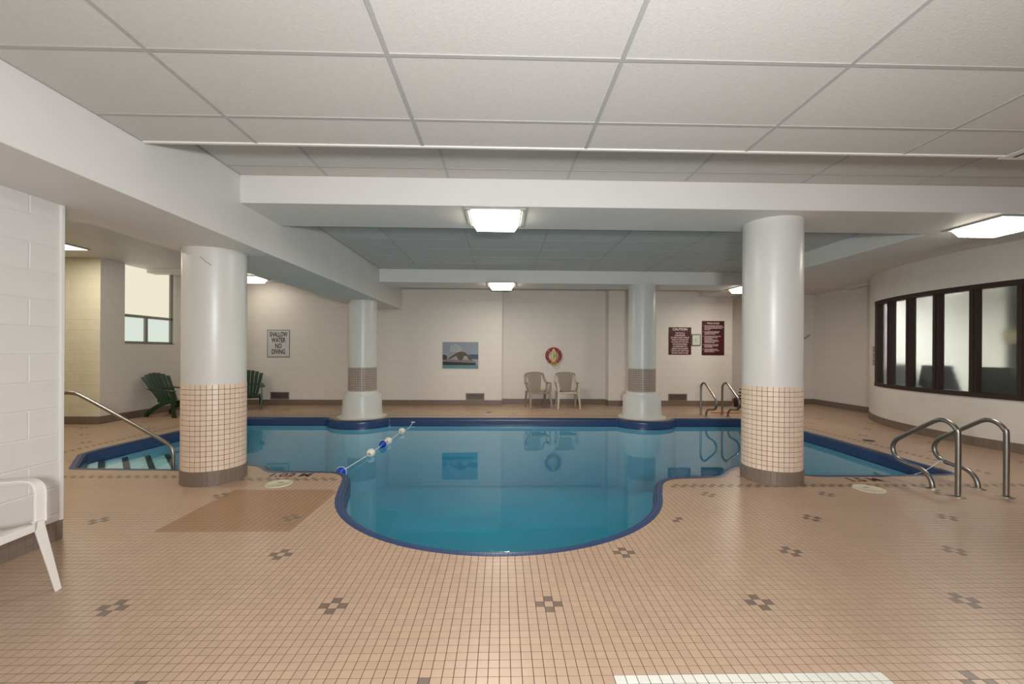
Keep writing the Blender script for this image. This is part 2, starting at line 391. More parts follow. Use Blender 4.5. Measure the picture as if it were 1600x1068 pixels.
box_obj('ceiling', (-3.6, -4, 3.2), (-2.65, 11.6, 3.35), M['beam'], **ST)
box_obj('trim_1', (-2.65, 3.145, 2.958), (11.0, 3.172, 3.205), M['lip'], bevel=.003, **ST)
# beams
box_obj('trim_2', (-3.6, -4, 2.53), (-2.65, 11.3, 3.21), M['beam'], bevel=.008, **ST)
box_obj('trim_3', (-2.655, 4.31, 2.925), (9.6, 5.10, 3.24), M['beam'], bevel=.006, **ST)
box_obj('trim_4', (-2.655, 9.14, 2.925), (5.30, 9.95, 3.24), M['beam'], bevel=.006, **ST)
box_obj('trim_5', (5.28, 5.08, 2.925), (6.07, 11.9, 3.24), M['beam'], bevel=.006, **ST)
box_obj('trim_6', (-7.75, 9.35, 3.11), (-6.9, 9.60, 3.21), M['beam'], bevel=.006, **ST)
box_obj('trim_7', (-6.4, -4, 2.53), (-3.595, 3.73, 3.24), M['beam'], bevel=.006, **ST)

# ------------------------------------------------------------------ walls
def block_wall(name, p0, p1, z0, z1, m, thick=.16, phase=0, holes=(), course=.2, bl=.4, proud=.0035, ext=(0, 0)):
    """painted block wall from p0 to p1 (room on the left hand of p0->p1); holes in (u0,u1,z0,z1)"""
    a = Vector((*p0, 0)); d = Vector((*p1, 0))-a; Ln = d.length; d.normalize(); nrm = Vector((-d.y, d.x, 0))
    R = Matrix(((d.x, nrm.x, 0, a.x), (d.y, nrm.y, 0, a.y), (0, 0, 1, 0), (0, 0, 0, 1)))
    root = empty(name, **ST); root.matrix_world = R
    def subtract(rect):
        rs = [rect]
        for h in holes:
            nr = []
            for (u0, u1, v0, v1) in rs:
                if h[1] <= u0 or h[0] >= u1 or h[3] <= v0 or h[2] >= v1: nr.append((u0, u1, v0, v1)); continue
                if v0 < h[2]: nr.append((u0, u1, v0, h[2]))
                if v1 > h[3]: nr.append((u0, u1, h[3], v1))
                w0, w1 = max(v0, h[2]), min(v1, h[3])
                if u0 < h[0]: nr.append((u0, h[0], w0, w1))
                if u1 > h[1]: nr.append((h[1], u1, w0, w1))
            rs = nr
        return rs
    core = MB()
    for (u0, u1, v0, v1) in subtract((0, Ln, z0, z1)): core.box((u0+((.006 if not ext[0] else -.1) if u0 == 0 else 0), -thick, v0), (u1-((.006 if not ext[1] else -.1) if u1 == Ln else 0), -proud, v1))
    core.obj('mortar_core', m, root)
    cache = {}; k = 0; z = math.floor(z0/course)*course; n = 0; rest = MB()
    while z < z1-.01:
        u = -(((k+phase) % 2)*bl/2)
        while u < Ln-.005:
            r0 = (max(u, 0), min(u+bl, Ln), max(z, z0), min(z+course, z1))
            if r0[1]-r0[0] > .02 and r0[3]-r0[2] > .02:
                for (u0, u1, v0, v1) in subtract(r0):
                    key = (round(u1-u0, 3), round(v1-v0, 3)); j = .0035; b = .0035
                    hx, hz = (u1-u0)/2-.0005, (v1-v0)/2-.0005
                    if hx < .015 or hz < .015: continue
                    vs = [(-hx, -proud, -hz), (hx, -proud, -hz), (hx, -proud, hz), (-hx, -proud, hz)]
                    vs += [(sx*(hx-j-b), 0, sz*(hz-j-b)) for sx, sz in ((-1, -1), (1, -1), (1, 1), (-1, 1))]
                    fc = [(4, 7, 6, 5), (0, 4, 5, 1), (1, 5, 6, 2), (2, 6, 7, 3), (3, 7, 4, 0)]
                    c = ((u0+u1)/2, 0, (v0+v1)/2)
                    if n >= 298: rest.add([(x+c[0], y+c[1], q+c[2]) for x, y, q in vs], fc); continue
                    if key not in cache: cache[key] = MB().add(vs, fc).obj('block', m, root); o = cache[key]
                    else: o = cache[key].copy(); COL.objects.link(o)
                    o.location = c; n += 1
            u += bl
        z += course; k += 1
    if rest.v: rest.obj('far_blocks', m, root, kind='stuff')
    return root
# room is on the left of the direction p0->p1
block_wall('wall_left', (-3.35, 3.28), (-3.35, -1.2), 0, 2.54, M['paint_cool'], thick=.14, phase=1, bl=.44)
box_obj('wall_left', (-3.50, -4, 0), (-3.36, -1.2, 2.54), M['paint_cool'], **ST)
box_obj('trim_8', (-3.362, 3.262, .145), (-3.335, 3.29, 2.53), M['lip'], bevel=.004, **ST)      # corner guard
block_wall('wall_left', (-7.75, 8.30), (-9.3, 8.30), 0, 3.21, M['cream'], phase=0)
block_wall('wall_left', (-7.75, 11.2), (-7.75, 8.30), 0, 3.21, M['paint'], ext=(1, 0), phase=0, holes=((1.04, 2.37, 1.575, 3.21),), thick=.22, proud=.0015)
box_obj('wall_left', (-9.4, 3.1, 0), (-9.3, 8.3, 3.21), M['cream'], **ST)
box_obj('wall_left', (-9.4, 3.1, 0), (-3.5, 3.2, 3.21), M['cream'], **ST)
block_wall('wall_back', (0, 11.2), (-3.7, 11.2), 0, 3.21, M['paint'], proud=.002)
block_wall('wall_back', (-3.7, 11.2), (-7.75, 11.2), 0, 3.21, M['paint'], proud=.002, ext=(0, 1))
block_wall('wall_back', (2.85, 11.55), (0, 11.55), 0, 3.21, M['paint'], proud=.002, ext=(1, 1))
block_wall('wall_back', (2.85, 11.2), (2.85, 11.55), 0, 3.21, M['paint'], proud=.002, ext=(0, 1))
block_wall('wall_back', (0, 11.55), (0, 11.2), 0, 3.21, M['paint'], proud=.002, ext=(1, 0))
block_wall('wall_back', (6.2, 11.2), (2.85, 11.2), 0, 3.21, M['paint'], proud=.002)
block_wall('wall_back', (6.2, 11.75), (6.2, 11.2), 0, 3.21, M['paint'], proud=.002, ext=(1, 0))
block_wall('wall_back', (8.85, 11.75), (6.2, 11.75), 0, 3.21, M['paint'], proud=.002, ext=(1, 1))
block_wall('wall_right', (8.85, 9.5), (8.85, 11.75), 0, 3.21, M['paint'], proud=.0008, ext=(0, 1))
CW = (11.25, 6.85); CR = 3.85
def cpt(a, r, z=0): return (CW[0]+r*math.cos(math.radians(a)), CW[1]+r*math.sin(math.radians(a)), z)
cw = MB()
def arcwall(mb, a0, a1, z0, z1, r0=CR, r1=CR+.16, n=None, inner=True):
    # solid curved piece, outer (room side) radius r0, inner side radius r0-.16
    ra, rb = r0, r0-.16; n = n or max(2, int(abs(a1-a0)/2)); vs = []
    for i in range(n+1):
        a = a0+(a1-a0)*i/n; vs += [cpt(a, ra, z0), cpt(a, ra, z1), cpt(a, rb, z1), cpt(a, rb, z0)]
    fs = []
    for i in range(n):
        for k in range(4): fs.append((i*4+k, (i+1)*4+k, (i+1)*4+(k+1)%4, i*4+(k+1)%4))
    fs += [(0, 1, 2, 3), (n*4+3, n*4+2, n*4+1, n*4)]
    mb.add(vs, fs)
WA0, WA1 = 151.6, 211.8; WZ0, WZ1 = .765, 2.53
arcwall(cw, 118, WA0, 0, 3.12); arcwall(cw, WA0, WA1, 0, WZ0); arcwall(cw, WA0, WA1, WZ1, 3.12); arcwall(cw, WA1, 245, 0, 3.12)
cw.obj('wall_right', M['paint'], smooth=True, **ST)
x, y, _ = cpt(245, CR)
box_obj('wall_right', (x-.1, y, 0), (12.4, y+.1, 3.2), M['paint'], **ST)
box_obj('wall_right', (9.5, -4, 0), (9.6, 3.6, 3.25), M['paint'], **ST)
box_obj('wall_front', (-9.4, -4.1, 0), (12.5, -4, 3.25), M['paint'], **ST)
# baseboards of small taupe tiles
def base_strip(name, path, h=.145, rows=3, parent=None, closed=False, tile=T, bmat='base', gmat='baseg', z0=0, proud=.004, g=.0012, label=None):
    """path = polyline (x,y), room on its left; builds a strip of tiles standing h high"""
    pts = [np.array(p, float) for p in path]; segs = []
    V = []; F = []; tn = []
    core = MB(); r = h/rows
    for a, b in zip(pts, pts[1:]):
        L = np.linalg.norm(b-a); 
        if L < 1e-6: continue
        d = (b-a)/L; n = np.array([-d[1], d[0]]); k = max(1, int(round(L/tile))); w = L/k
        p, q = a-n*.004, b-n*.004
        pb, qb = a+n*proud*.5, b+n*proud*.5
        core.add([(*p, z0), (*q, z0), (*qb, z0), (*pb, z0), (*p, z0+h), (*q, z0+h), (*qb, z0+h), (*pb, z0+h)], [(0,1,2,3),(7,6,5,4),(2,1,5,6),(3,2,6,7),(0,3,7,4)])
        for i in range(k):
            for j in range(rows):
                u0, u1, v0, v1 = i*w+g, (i+1)*w-g, z0+j*r+g, z0+(j+1)*r-g; s = len(V)
                for (u, v, pr) in ((u0, v0, proud), (u1, v0, proud), (u1, v1, proud), (u0, v1, proud), (u0-g*.5, v0-g*.5, 0), (u1+g*.5, v0-g*.5, 0), (u1+g*.5, v1+g*.5, 0), (u0-g*.5, v1+g*.5, 0)):
                    xy = a+d*u+n*pr; V.append((xy[0], xy[1], v))
                F += [[s+1, s, s+3, s+2], [s, s+1, s+5, s+4], [s+1, s+2, s+6, s+5], [s+2, s+3, s+7, s+6], [s+3, s, s+4, s+7]]; tn += [rng.random()]*5
    if parent is None: parent = empty(name, **ST)
    core.obj('grout_backing', M[gmat], parent)
    mesh_np('small_tiles', V, F, [M[bmat]], None, tn, parent, kind='stuff')
    return parent
base_strip('baseboard_left', [(-3.53, 3.29), (-3.345, 3.29), (-3.345, .2)])
base_strip('baseboard_left', [(-7.745, 11.2), (-7.745, 8.295), (-9.3, 8.295)])
base_strip('baseboard_back', [(8.845, 11.745), (6.2, 11.745), (6.2, 11.195), (2.85, 11.195), (2.85, 11.545), (0, 11.545), (0, 11.195), (-7.745, 11.195)])
base_strip('baseboard_right', [cpt(a, CR+.004)[:2] for a in range(215, 133, -1)]+[(8.845, 9.7), (8.845, 11.745)])

# ------------------------------------------------------------------ left window (daylight behind a blind)
w1 = empty('window_1', (-7.75, 0, 0), **ST)
fr = MB()
for (y0, y1, z0, z1) in ((8.83, 10.16, 1.575, 1.615), (8.83, 8.87, 1.575, 3.2), (10.10, 10.16, 1.575, 3.2), (8.83, 10.16, 2.12, 2.18), (9.40, 9.47, 1.6, 2.14)):
    fr.box((-.13, y0, z0), (-.06, y1, z1))
fr.obj('window_frame', M['alu'], w1, bevel=.004)
box_obj('window_sill', (-.22, 8.83, 1.555), (.0, 10.16, 1.577), M['alu'], w1, bevel=.003)
box_obj('roller_blind', (-.105, 8.87, 2.18), (-.098, 10.10, 3.2), M['blind'], w1)
box_obj('pane', (-.11, 8.87, 1.61), (-.10, 9.40, 2.13), M['pane_l'], w1)
box_obj('pane', (-.11, 9.47, 1.61), (-.10, 10.10, 2.13), M['pane_l'], w1)
# ------------------------------------------------------------------ curved window on the right
w2 = empty('window_2', (0, 0, 0), **ST)
def arcbar(name, a0, a1, z0, z1, r0, r1, m, parent, n=1, **kw):
    mb = MB(); vs = []
    for i in range(n+1):
        a = a0+(a1-a0)*i/n; vs += [cpt(a, r0, z0), cpt(a, r0, z1), cpt(a, r1, z1), cpt(a, r1, z0)]
    fs = []
    for i in range(n):
        for k in range(4): fs.append((i*4+(k+1)%4, (i+1)*4+(k+1)%4, (i+1)*4+k, i*4+k))
    fs += [(3, 2, 1, 0), (n*4, n*4+1, n*4+2, n*4+3)]
    return mb.add(vs, fs).obj(name, m, parent, **kw)
arcbar('window_frame', WA0, WA1, WZ1-.075, WZ1, CR+.02, CR-.12, M['winf'], w2, 30)
arcbar('window_frame', WA0, WA1, WZ0, WZ0+.075, CR+.02, CR-.12, M['winf'], w2, 30)
MA = [152.9+8.25*k for k in range(8)]
for k, a in enumerate(MA):
    wd = .75 if k else 1.1
    arcbar('mullion', a-wd, a+wd, WZ0+.07, WZ1-.07, CR+.018, CR-.085, M['winf'], w2)
    if k: arcbar('mullion_bead', a-.14, a+.14, WZ0+.07, WZ1-.07, CR+.032, CR+.015, M['winf'], w2)
for a, b in zip(MA, MA[1:]):
    arcbar('pane', a+.8, b-.8, WZ0+.06, WZ1-.06, CR-.068, CR-.074, M['frost'], w2)
# storage room behind it
wr = dict(ST)
box_obj('wall_storage', (12.3, 3, 0), (12.4, 10.6, 3.2), M['rm'], **wr)
box_obj('wall_storage', (9.0, 10.3, 0), (12.4, 10.4, 3.2), M['rm'], **wr)
box_obj('ceiling', (8.6, 3.0, 3.05), (12.4, 10.4, 3.12), M['rm'], **wr)
box_obj('wall_storage', (9.3, 3.55, 0), (12.3, 3.6, 3.2), M['rm'], **wr)
cb = empty('storage_cupboard', (8.85, 6.70, 0), label='tall grey cupboard with beige band blurred behind the last frosted pane', category='cupboard')
box_obj('body', (-.17, -.36, 0), (.25, .36, 3.0), M['rmd'], cb, bevel=.01); box_obj('beige_band', (-.20, -.38, 1.62), (-.17, .38, 1.87), M['rmb'], cb, bevel=.004)
box_obj('pale_sheet', (-.18, -.30, 1.38), (-.17, .05, 1.60), M['rm'], cb)
# ------------------------------------------------------------------ pool
pool = empty('swimming_pool', (0, 0, 0), label='indoor swimming pool with rounded bay, blue mosaic edge and still teal water', category='swimming pool')
prof = [(0, -.004), (.0, .0015), (.035, .004), (.060, .001), (.077, -.008), (.086, -.022), (.090, -.045), (.090, -.175)]
nO = len(OUT)
def sweep(prof):
    V = []; F = []
    for d, z in prof: V += [(*p, z) for p in off(d)]
    for k in range(len(prof)-1):
        for i in range(nO): F.append((k*nO+i, k*nO+(i+1)%nO, (k+1)*nO+(i+1)%nO, (k+1)*nO+i))
    return V, F
V, F = sweep(prof); mb = MB(); mb.add(V, F)
cop = mb.obj('coping', M['copg'], pool, smooth=True)
# mosaic pieces laid along the coping profile
SC = resample([tuple(p) for p in OUT], .026); NC = normals(SC)
for _ in range(4): NC = NC+np.roll(NC, 1, 0)+np.roll(NC, -1, 0); NC /= np.linalg.norm(NC, axis=1)[:, None]
pl = [np.array(p) for p in prof[1:]]; 
def prof_at(s):
    for a, b in zip(pl, pl[1:]):
        L = np.linalg.norm(b-a)
        if s <= L: return a+(b-a)*s/L, (b-a)/L
        s -= L
    return pl[-1], np.array([0, -1.])
V = []; F = []; tn = []; g = .0011; SCb = np.roll(SC, -1, 0); NCb = np.roll(NC, -1, 0)
for row in range(9):
    (d0, z0), t0 = prof_at(row*.0255+g); (d1, z1), t1 = prof_at((row+1)*.0255-g)
    up0 = np.array([-t0[1], t0[0]])*.0012; up1 = np.array([-t1[1], t1[0]])*.0012
    d0, z0 = d0+abs(up0[0]), z0+abs(up0[1]); d1, z1 = d1+abs(up1[0]), z1+abs(up1[1])
    u = g/.026; A = SC*(1-u)+SCb*u; B = SC*u+SCb*(1-u)
    q = [A+NC*d0, B+NCb*d0, B+NCb*d1, A+NC*d1]; zz = [z0, z0, z1, z1]
    for k in range(len(SC)):
        s = len(V); V += [(q[c][k][0], q[c][k][1], zz[c]) for c in range(4)]; F.append((s, s+1, s+2, s+3)); tn.append(rng.random())
mesh_np('mosaic', V, F, [M['coping']], None, tn, cop, kind='stuff')
V, F = sweep([(.0895, -.172), (.091, -1.45)]); mb = MB(); mb.add(V, F); pts = [tuple(p) for p in off(.091)]; mb.poly(pts, -1.45, True)
mb.obj('basin', M['basin'], pool)
wt = MB(); pts = [tuple(p) for p in off(.0862)]
wt.poly(pts, -.136, True); wt.poly(pts, -1.44, False)
vs = [(*p, -.136) for p in pts]+[(*p, -1.44) for p in pts]; wt.add(vs, [(i, nO+i, nO+(i+1)%nO, (i+1)%nO) for i in range(nO)])
wt.obj('water', M['water'], pool)
# steps in the left corner, with black nosing strips
for d_, zt in ((1.08, -.34), (.82, -.27), (.55, -.205), (.30, -.155)):
    xf = -5.47+(d_+.28)/.745; yl = 5.52+(d_+.2535)/.667; c3 = [(-5.85, 5.1), (xf, 5.1), (-5.85, yl)]
    st = MB().add([(x, y, -1.44) for x, y in c3]+[(x, y, zt) for x, y in c3], [(2, 1, 0), (3, 4, 5), (0, 1, 4, 3), (1, 2, 5, 4), (2, 0, 3, 5)]).obj('step', M['stepm'], pool)
    e0, e1 = Vector((xf-.06, 5.1+.06, 0)), Vector((-5.85, yl, 0)); u_ = (e1-e0).normalized(); n_ = Vector((-.745, -.667, 0)); q0, q1 = e0+u_*.72*(e1-e0).length, e0+u_*.98*(e1-e0).length
    q0 = e0+u_*.30*(e1-e0).length
    MB().add([(*(q+n_*k)[:2], zt+.003) for q, k in ((q0, 0), (q1, 0), (q1, .07), (q0, .07))], [(0, 1, 2, 3)]).obj('nosing_strip', M['black'], st)

# ------------------------------------------------------------------ pillars
def pillar_tiles(c, r, z0, z1, rows, n, parent, name, bm, gm, h=.003, g=.0022, smooth=True):
    grout = MB(); grout.cyl(c, r, z0, z1, 72, caps=False); grout.obj(name+'_grout', M[gm], parent, smooth=True)
    V = []; F = []; tn = []; dz = (z1-z0)/rows
    for i in range(n):
        a0 = 2*pi*i/n+g/r; a1 = 2*pi*(i+1)/n-g/r
        for j in range(rows):
            u0 = z0+j*dz+g; u1 = z0+(j+1)*dz-g; s = len(V); am = (a0+a1)/2
            for (a, z, rr) in ((a0, u0, r+h), (a1, u0, r+h), (a1, u1, r+h), (a0, u1, r+h), (a0, u0, r-.002), (a1, u0, r-.002), (a1, u1, r-.002), (a0, u1, r-.002)):
                V.append((c[0]+rr*math.cos(a), c[1]+rr*math.sin(a), z))
            F += [[s, s+1, s+2, s+3], [s, s+4, s+5, s+1], [s+1, s+5, s+6, s+2], [s+2, s+6, s+7, s+3], [s+3, s+7, s+4, s]]; tn += [rng.random()]*5
    mesh_np(name, V, F, [M[bm]], None, tn, parent, kind='stuff')
def near_pillar(c, top, label):
    p = empty('pillar', (c[0], c[1], 0), label=label, category='pillar', group='round white pillars'); o = (0, 0)
    m_ = MB(); m_.lathe(o, [(.298, 1.04), (.304, 1.072), (.304, top)], 96); m_.obj('shaft', M['gloss'], p, smooth=True)
    pillar_tiles(o, .3035, .15, 1.072, 17, 36, p, 'tile_cladding', 'ptile', 'pgrout')
    pillar_tiles(o, .311, 0, .155, 3, 38, p, 'base_tiles', 'base', 'baseg', g=.0008)
    return p
p1_ = near_pillar(LP, 2.531, 'thick near white pillar with peach tiles, under the deep beam beside the handrail')
p2_ = near_pillar(RP, 2.926, 'thick near white pillar with peach tiles, between camera and the frosted curved windows')
m_ = MB(); a = math.radians(-68)
m_.tube([(.3055*math.cos(math.radians(t)), .3055*math.sin(math.radians(t)), z) for t, z in ((-82, 2.42), (-72, 2.37), (-62, 2.33))], .0025, 5); m_.obj('scratch_mark', M['base'], p1_)
def far_pillar(c, top, label):
    p = empty('pillar', (c[0], c[1], 0), label=label, category='pillar', group='round white pillars'); o = (0, 0)
    m_ = MB(); m_.lathe(o, [(.295, .55), (.295, .60)], 64); m_.lathe(o, [(.291, 1.075), (.299, 1.08), (.299, top)], 96); m_.obj('shaft', M['gloss'], p, smooth=True)
    pillar_tiles(o, .2955, .575, 1.08, 10, 36, p, 'tile_band', 'ftile', 'pgrout')
    m_ = MB(); m_.lathe(o, [(.52, 0), (.52, .012), (.425, .014), (.405, .46), (.39, .50), (.345, .505), (.335, .565), (.29, .575)], 96)
    m_.obj('plinth', M['gloss'], p, smooth=True)
    return p
far_pillar(FL, 2.531, 'slender far white pillar with tiled band, under the end of the deep beam')
far_pillar(FR, 2.926, 'slender far white pillar with tiled band, beside the maroon signs')

# ------------------------------------------------------------------ lights
def surface_light(cx_, cy_, z, label, watts, lensm='lens'):
    r = empty('ceiling_light', (cx_, cy_, z), label=label, category='ceiling light', group='prismatic ceiling lights under the beams')
    h = MB()
    h.box((-.32, -.31, -.018), (.32, -.275, 0)); h.box((-.32, .275, -.018), (.32, .31, 0)); h.box((-.32, -.275, -.018), (-.285, .275, 0)); h.box((.285, -.275, -.018), (.32, .275, 0))
    h.box((-.285, -.275, -.006), (.285, .275, 0))
    h.obj('frame', M['fixf'], r, bevel=.003)
    a = (.262, .255, -.02); b = (.215, .215, -.10)
    vs = [(sx*a[0], sy*a[1], -.006) for sx, sy in ((-1, -1), (1, -1), (1, 1), (-1, 1))]+[(sx*a[0], sy*a[1], a[2]) for sx, sy in ((-1, -1), (1, -1), (1, 1), (-1, 1))]+[(sx*b[0], sy*b[1], b[2]) for sx, sy in ((-1, -1), (1, -1), (1, 1), (-1, 1))]
    fs = [(0, 1, 5, 4), (1, 2, 6, 5), (2, 3, 7, 6), (3, 0, 4, 7), (4, 5, 9, 8), (5, 6, 10, 9), (6, 7, 11, 10), (7, 4, 8, 11), (8, 9, 10, 11)]
    MB().add(vs, fs).obj('lens', M[lensm], r)
    l = area('lamp', (0, 0, -.108), (0, 0, 0), .4, .4, watts*1.65, (1, .91, .78)); l.parent = r
    return r
surface_light(-.08, 4.66, 2.925, 'square prismatic light under the nearer cross beam, centre of the pool', 26)
surface_light(-.02, 9.31, 2.925, 'small square prismatic light under the farther cross beam', 24)
surface_light(5.63, 4.66, 2.925, 'large prismatic light beside the curved window wall', 16)
surface_light(5.58, 9.50, 2.925, 'sliver of prismatic light peeking behind the near white pillar', 22)
surface_light(-6.15, 10.42, 3.205, 'prismatic light above the green chairs', 2)
surface_light(-5.37, 4.66, 3.205, 'prismatic light hidden above the pool steps', 26)
pl_ = empty('ceiling_light', (-7.62, 7.30, 3.2), label='flush warm panel light above the cream block wall', category='ceiling light')
box_obj('frame', (-.33, -.33, -.012), (.33, .33, 0), M['fixf'], pl_); box_obj('diffuser', (-.30, -.30, -.018), (.30, .30, -.012), M['lens_y'], pl_)
l = area('lamp', (0, 0, -.03), (0, 0, 0), .5, .5, 26, (1, .93, .80)); l.parent = pl_
sl_ = empty('ceiling_light', (9.25, 8.75, 3.045), label='added unseen panel light in the storage room near the window corner', category='ceiling light')  # unseen extra panel, added to brighten the curved wall's inner side
box_obj('frame', (-.33, -.33, -.012), (.33, .33, 0), M['fixf'], sl_); box_obj('diffuser', (-.30, -.30, -.018), (.30, .30, -.012), M['lens'], sl_)
l = area('lamp', (0, 0, -.03), (0, 0, 0), .55, .55, 60, (.97, 1, 1)); l.parent = sl_
sl_ = empty('ceiling_light', (10.1, 7.5, 3.045), label='flat panel light in the storage room behind the frosted windows', category='ceiling light')
box_obj('frame', (-.33, -.63, -.012), (.33, .63, 0), M['fixf'], sl_); box_obj('diffuser', (-.30, -.60, -.018), (.30, .60, -.012), M['lens'], sl_)
l = area('lamp', (0, 0, -.03), (0, 0, 0), 1.2, 1.2, 190, (.97, 1, 1)); l.parent = sl_

# ------------------------------------------------------------------ rails
def loop_rail(x_, yflip=None):
    pts = [(4.135, 0), (4.135, .60), (4.15, .672), (4.20, .725), (4.27, .75), (4.345, .738), (4.43, .688), (4.56, .602), (4.72, .497), (4.81, .425), (4.845, .335), (4.81, .25), (4.74, .207), (4.63, .19), (4.52, .18), (4.44, .14), (4.395, .07), (4.385, 0)]
    p = [(0, y-4.26, z) for y, z in pts]
    m_ = MB(); m_.tube(catmull(p, 6), .0235, 14); return m_
def ladder_rails(name_label, X, Y, rz, labels):
    for k, dx in enumerate((-.25, .25)):
        r = empty('pool_ladder_rail', (X+dx*(1 if rz == 0 else 1), Y, 0), rz, label=labels[k], category='pool rail', group='steel loop rails at the pool ladders')
        loop_rail(0).obj('rail', M['steel'], r, smooth=True)
        for y in (-.125, .125): MB().lathe((0, y), [(.062, 0), (.06, .006), (.04, .010), (.030, .016), (.0, .018)], 28).obj('flange', M['flange'], r, smooth=True)
ladder_rails('', 4.85, 4.26, 0, ['shiny steel loop rail, near pair, the one closer to the pool centre', 'shiny steel loop rail, near pair, the one closer to the curved wall'])
ladder_rails('', 4.85, 9.50, pi, ['far small steel loop rail standing next to the pillar and vent', 'far small steel loop rail partly hidden by the near pillar'])
m_ = MB(); m_.tube(catmull([(5.10, 4.74, .225), (5.07, 4.73, .20), (5.10, 4.72, .17), (5.13, 4.735, .20), (5.10, 4.74, .225), (5.02, 4.78, .14), (4.96, 4.83, .06), (4.9, 4.88, .01)], 6), .004, 6)
m_.obj('cord', M['cord'], label='thin white cord tied round the near steel rail', category='cord')
hr = [(-5.78, 0), (-5.78, .60), (-5.75, .74), (-5.66, .84), (-5.54, .885), (-5.40, .90), (-5.27, .897), (-5.15, .855), (-4.60, .552), (-4.20, .325), (-4.11, .262), (-4.063, .18), (-4.056, 0), (-4.056, -.74)]
r = empty('handrail', (-4.9, 5.30, 0), label='long steel handrail sloping down into the pool steps', category='handrail')
MB().tube(catmull([(x+4.9, 0, z) for x, z in hr], 6), .0215, 14).obj('rail', M['steel'], r, smooth=True)
MB().lathe((-.88, 0), [(.062, 0), (.06, .006), (.04, .010), (.030, .016), (.0, .018)], 28).obj('flange', M['flange'], r, smooth=True)

# ------------------------------------------------------------------ lane rope with floats
fl = [(-2.03, 5.38, 'b'), (-1.965, 6.38, 'w'), (-1.955, 6.98, 'b'), (-1.93, 7.22, 'w'), (-1.91, 8.10, 'w')]
labs = ['blue float on the rope against the near pool edge', 'white float second along the rope from the near edge', 'blue float touching a white one midway along the rope', 'white float just behind the blue one on the rope', 'white float at the far end of the rope']
ry = [(-1.80, 4.74, -.03), (-1.9, 5.0, -.09)]+[(x, y, -.10) for x, y, _ in fl]+[(-1.90, 8.6, -.135), (-1.9, 9.08, -.09)]
MB().tube(catmull(ry, 8), .0055, 6).obj('float_rope', M['cord'], smooth=True, label='thin white rope strung across the pool with floats', category='rope')
for (x, y, c), lb in zip(fl, labs):
    b = MB().sphere((0, 0, 0), .064, 24).obj('pool_float', M['ball_b' if c == 'b' else 'ball_w'], smooth=True, label=lb, category='float', group='floats on the pool rope')
    b.location = (x, y, -.095); b.scale = (1, 1.05, .98)
    if c == 'w': 
        e_ = MB().lathe((0, 0), [(.0, -.002), (.016, -.002), (.016, .006), (.0, .007)], 12).obj('collar', M['alu'], b); e_.location = (0, -.064, 0); e_.rotation_euler = (pi/2, 0, 0)
    else:
        MB().tube([(.0655*math.cos(t), 0, .0655*math.sin(t)) for t in [2*pi*k/24 for k in range(24)]], .004, 6, closed=True).obj('seam', M['ball_w'], b)
MB().tube([(-1.94, 9.07, -.085), (-1.86, 9.07, -.085)], .012, 8).obj('wall_eyelet', M['cord'], label='small white anchor on the far pool wall', category='anchor')

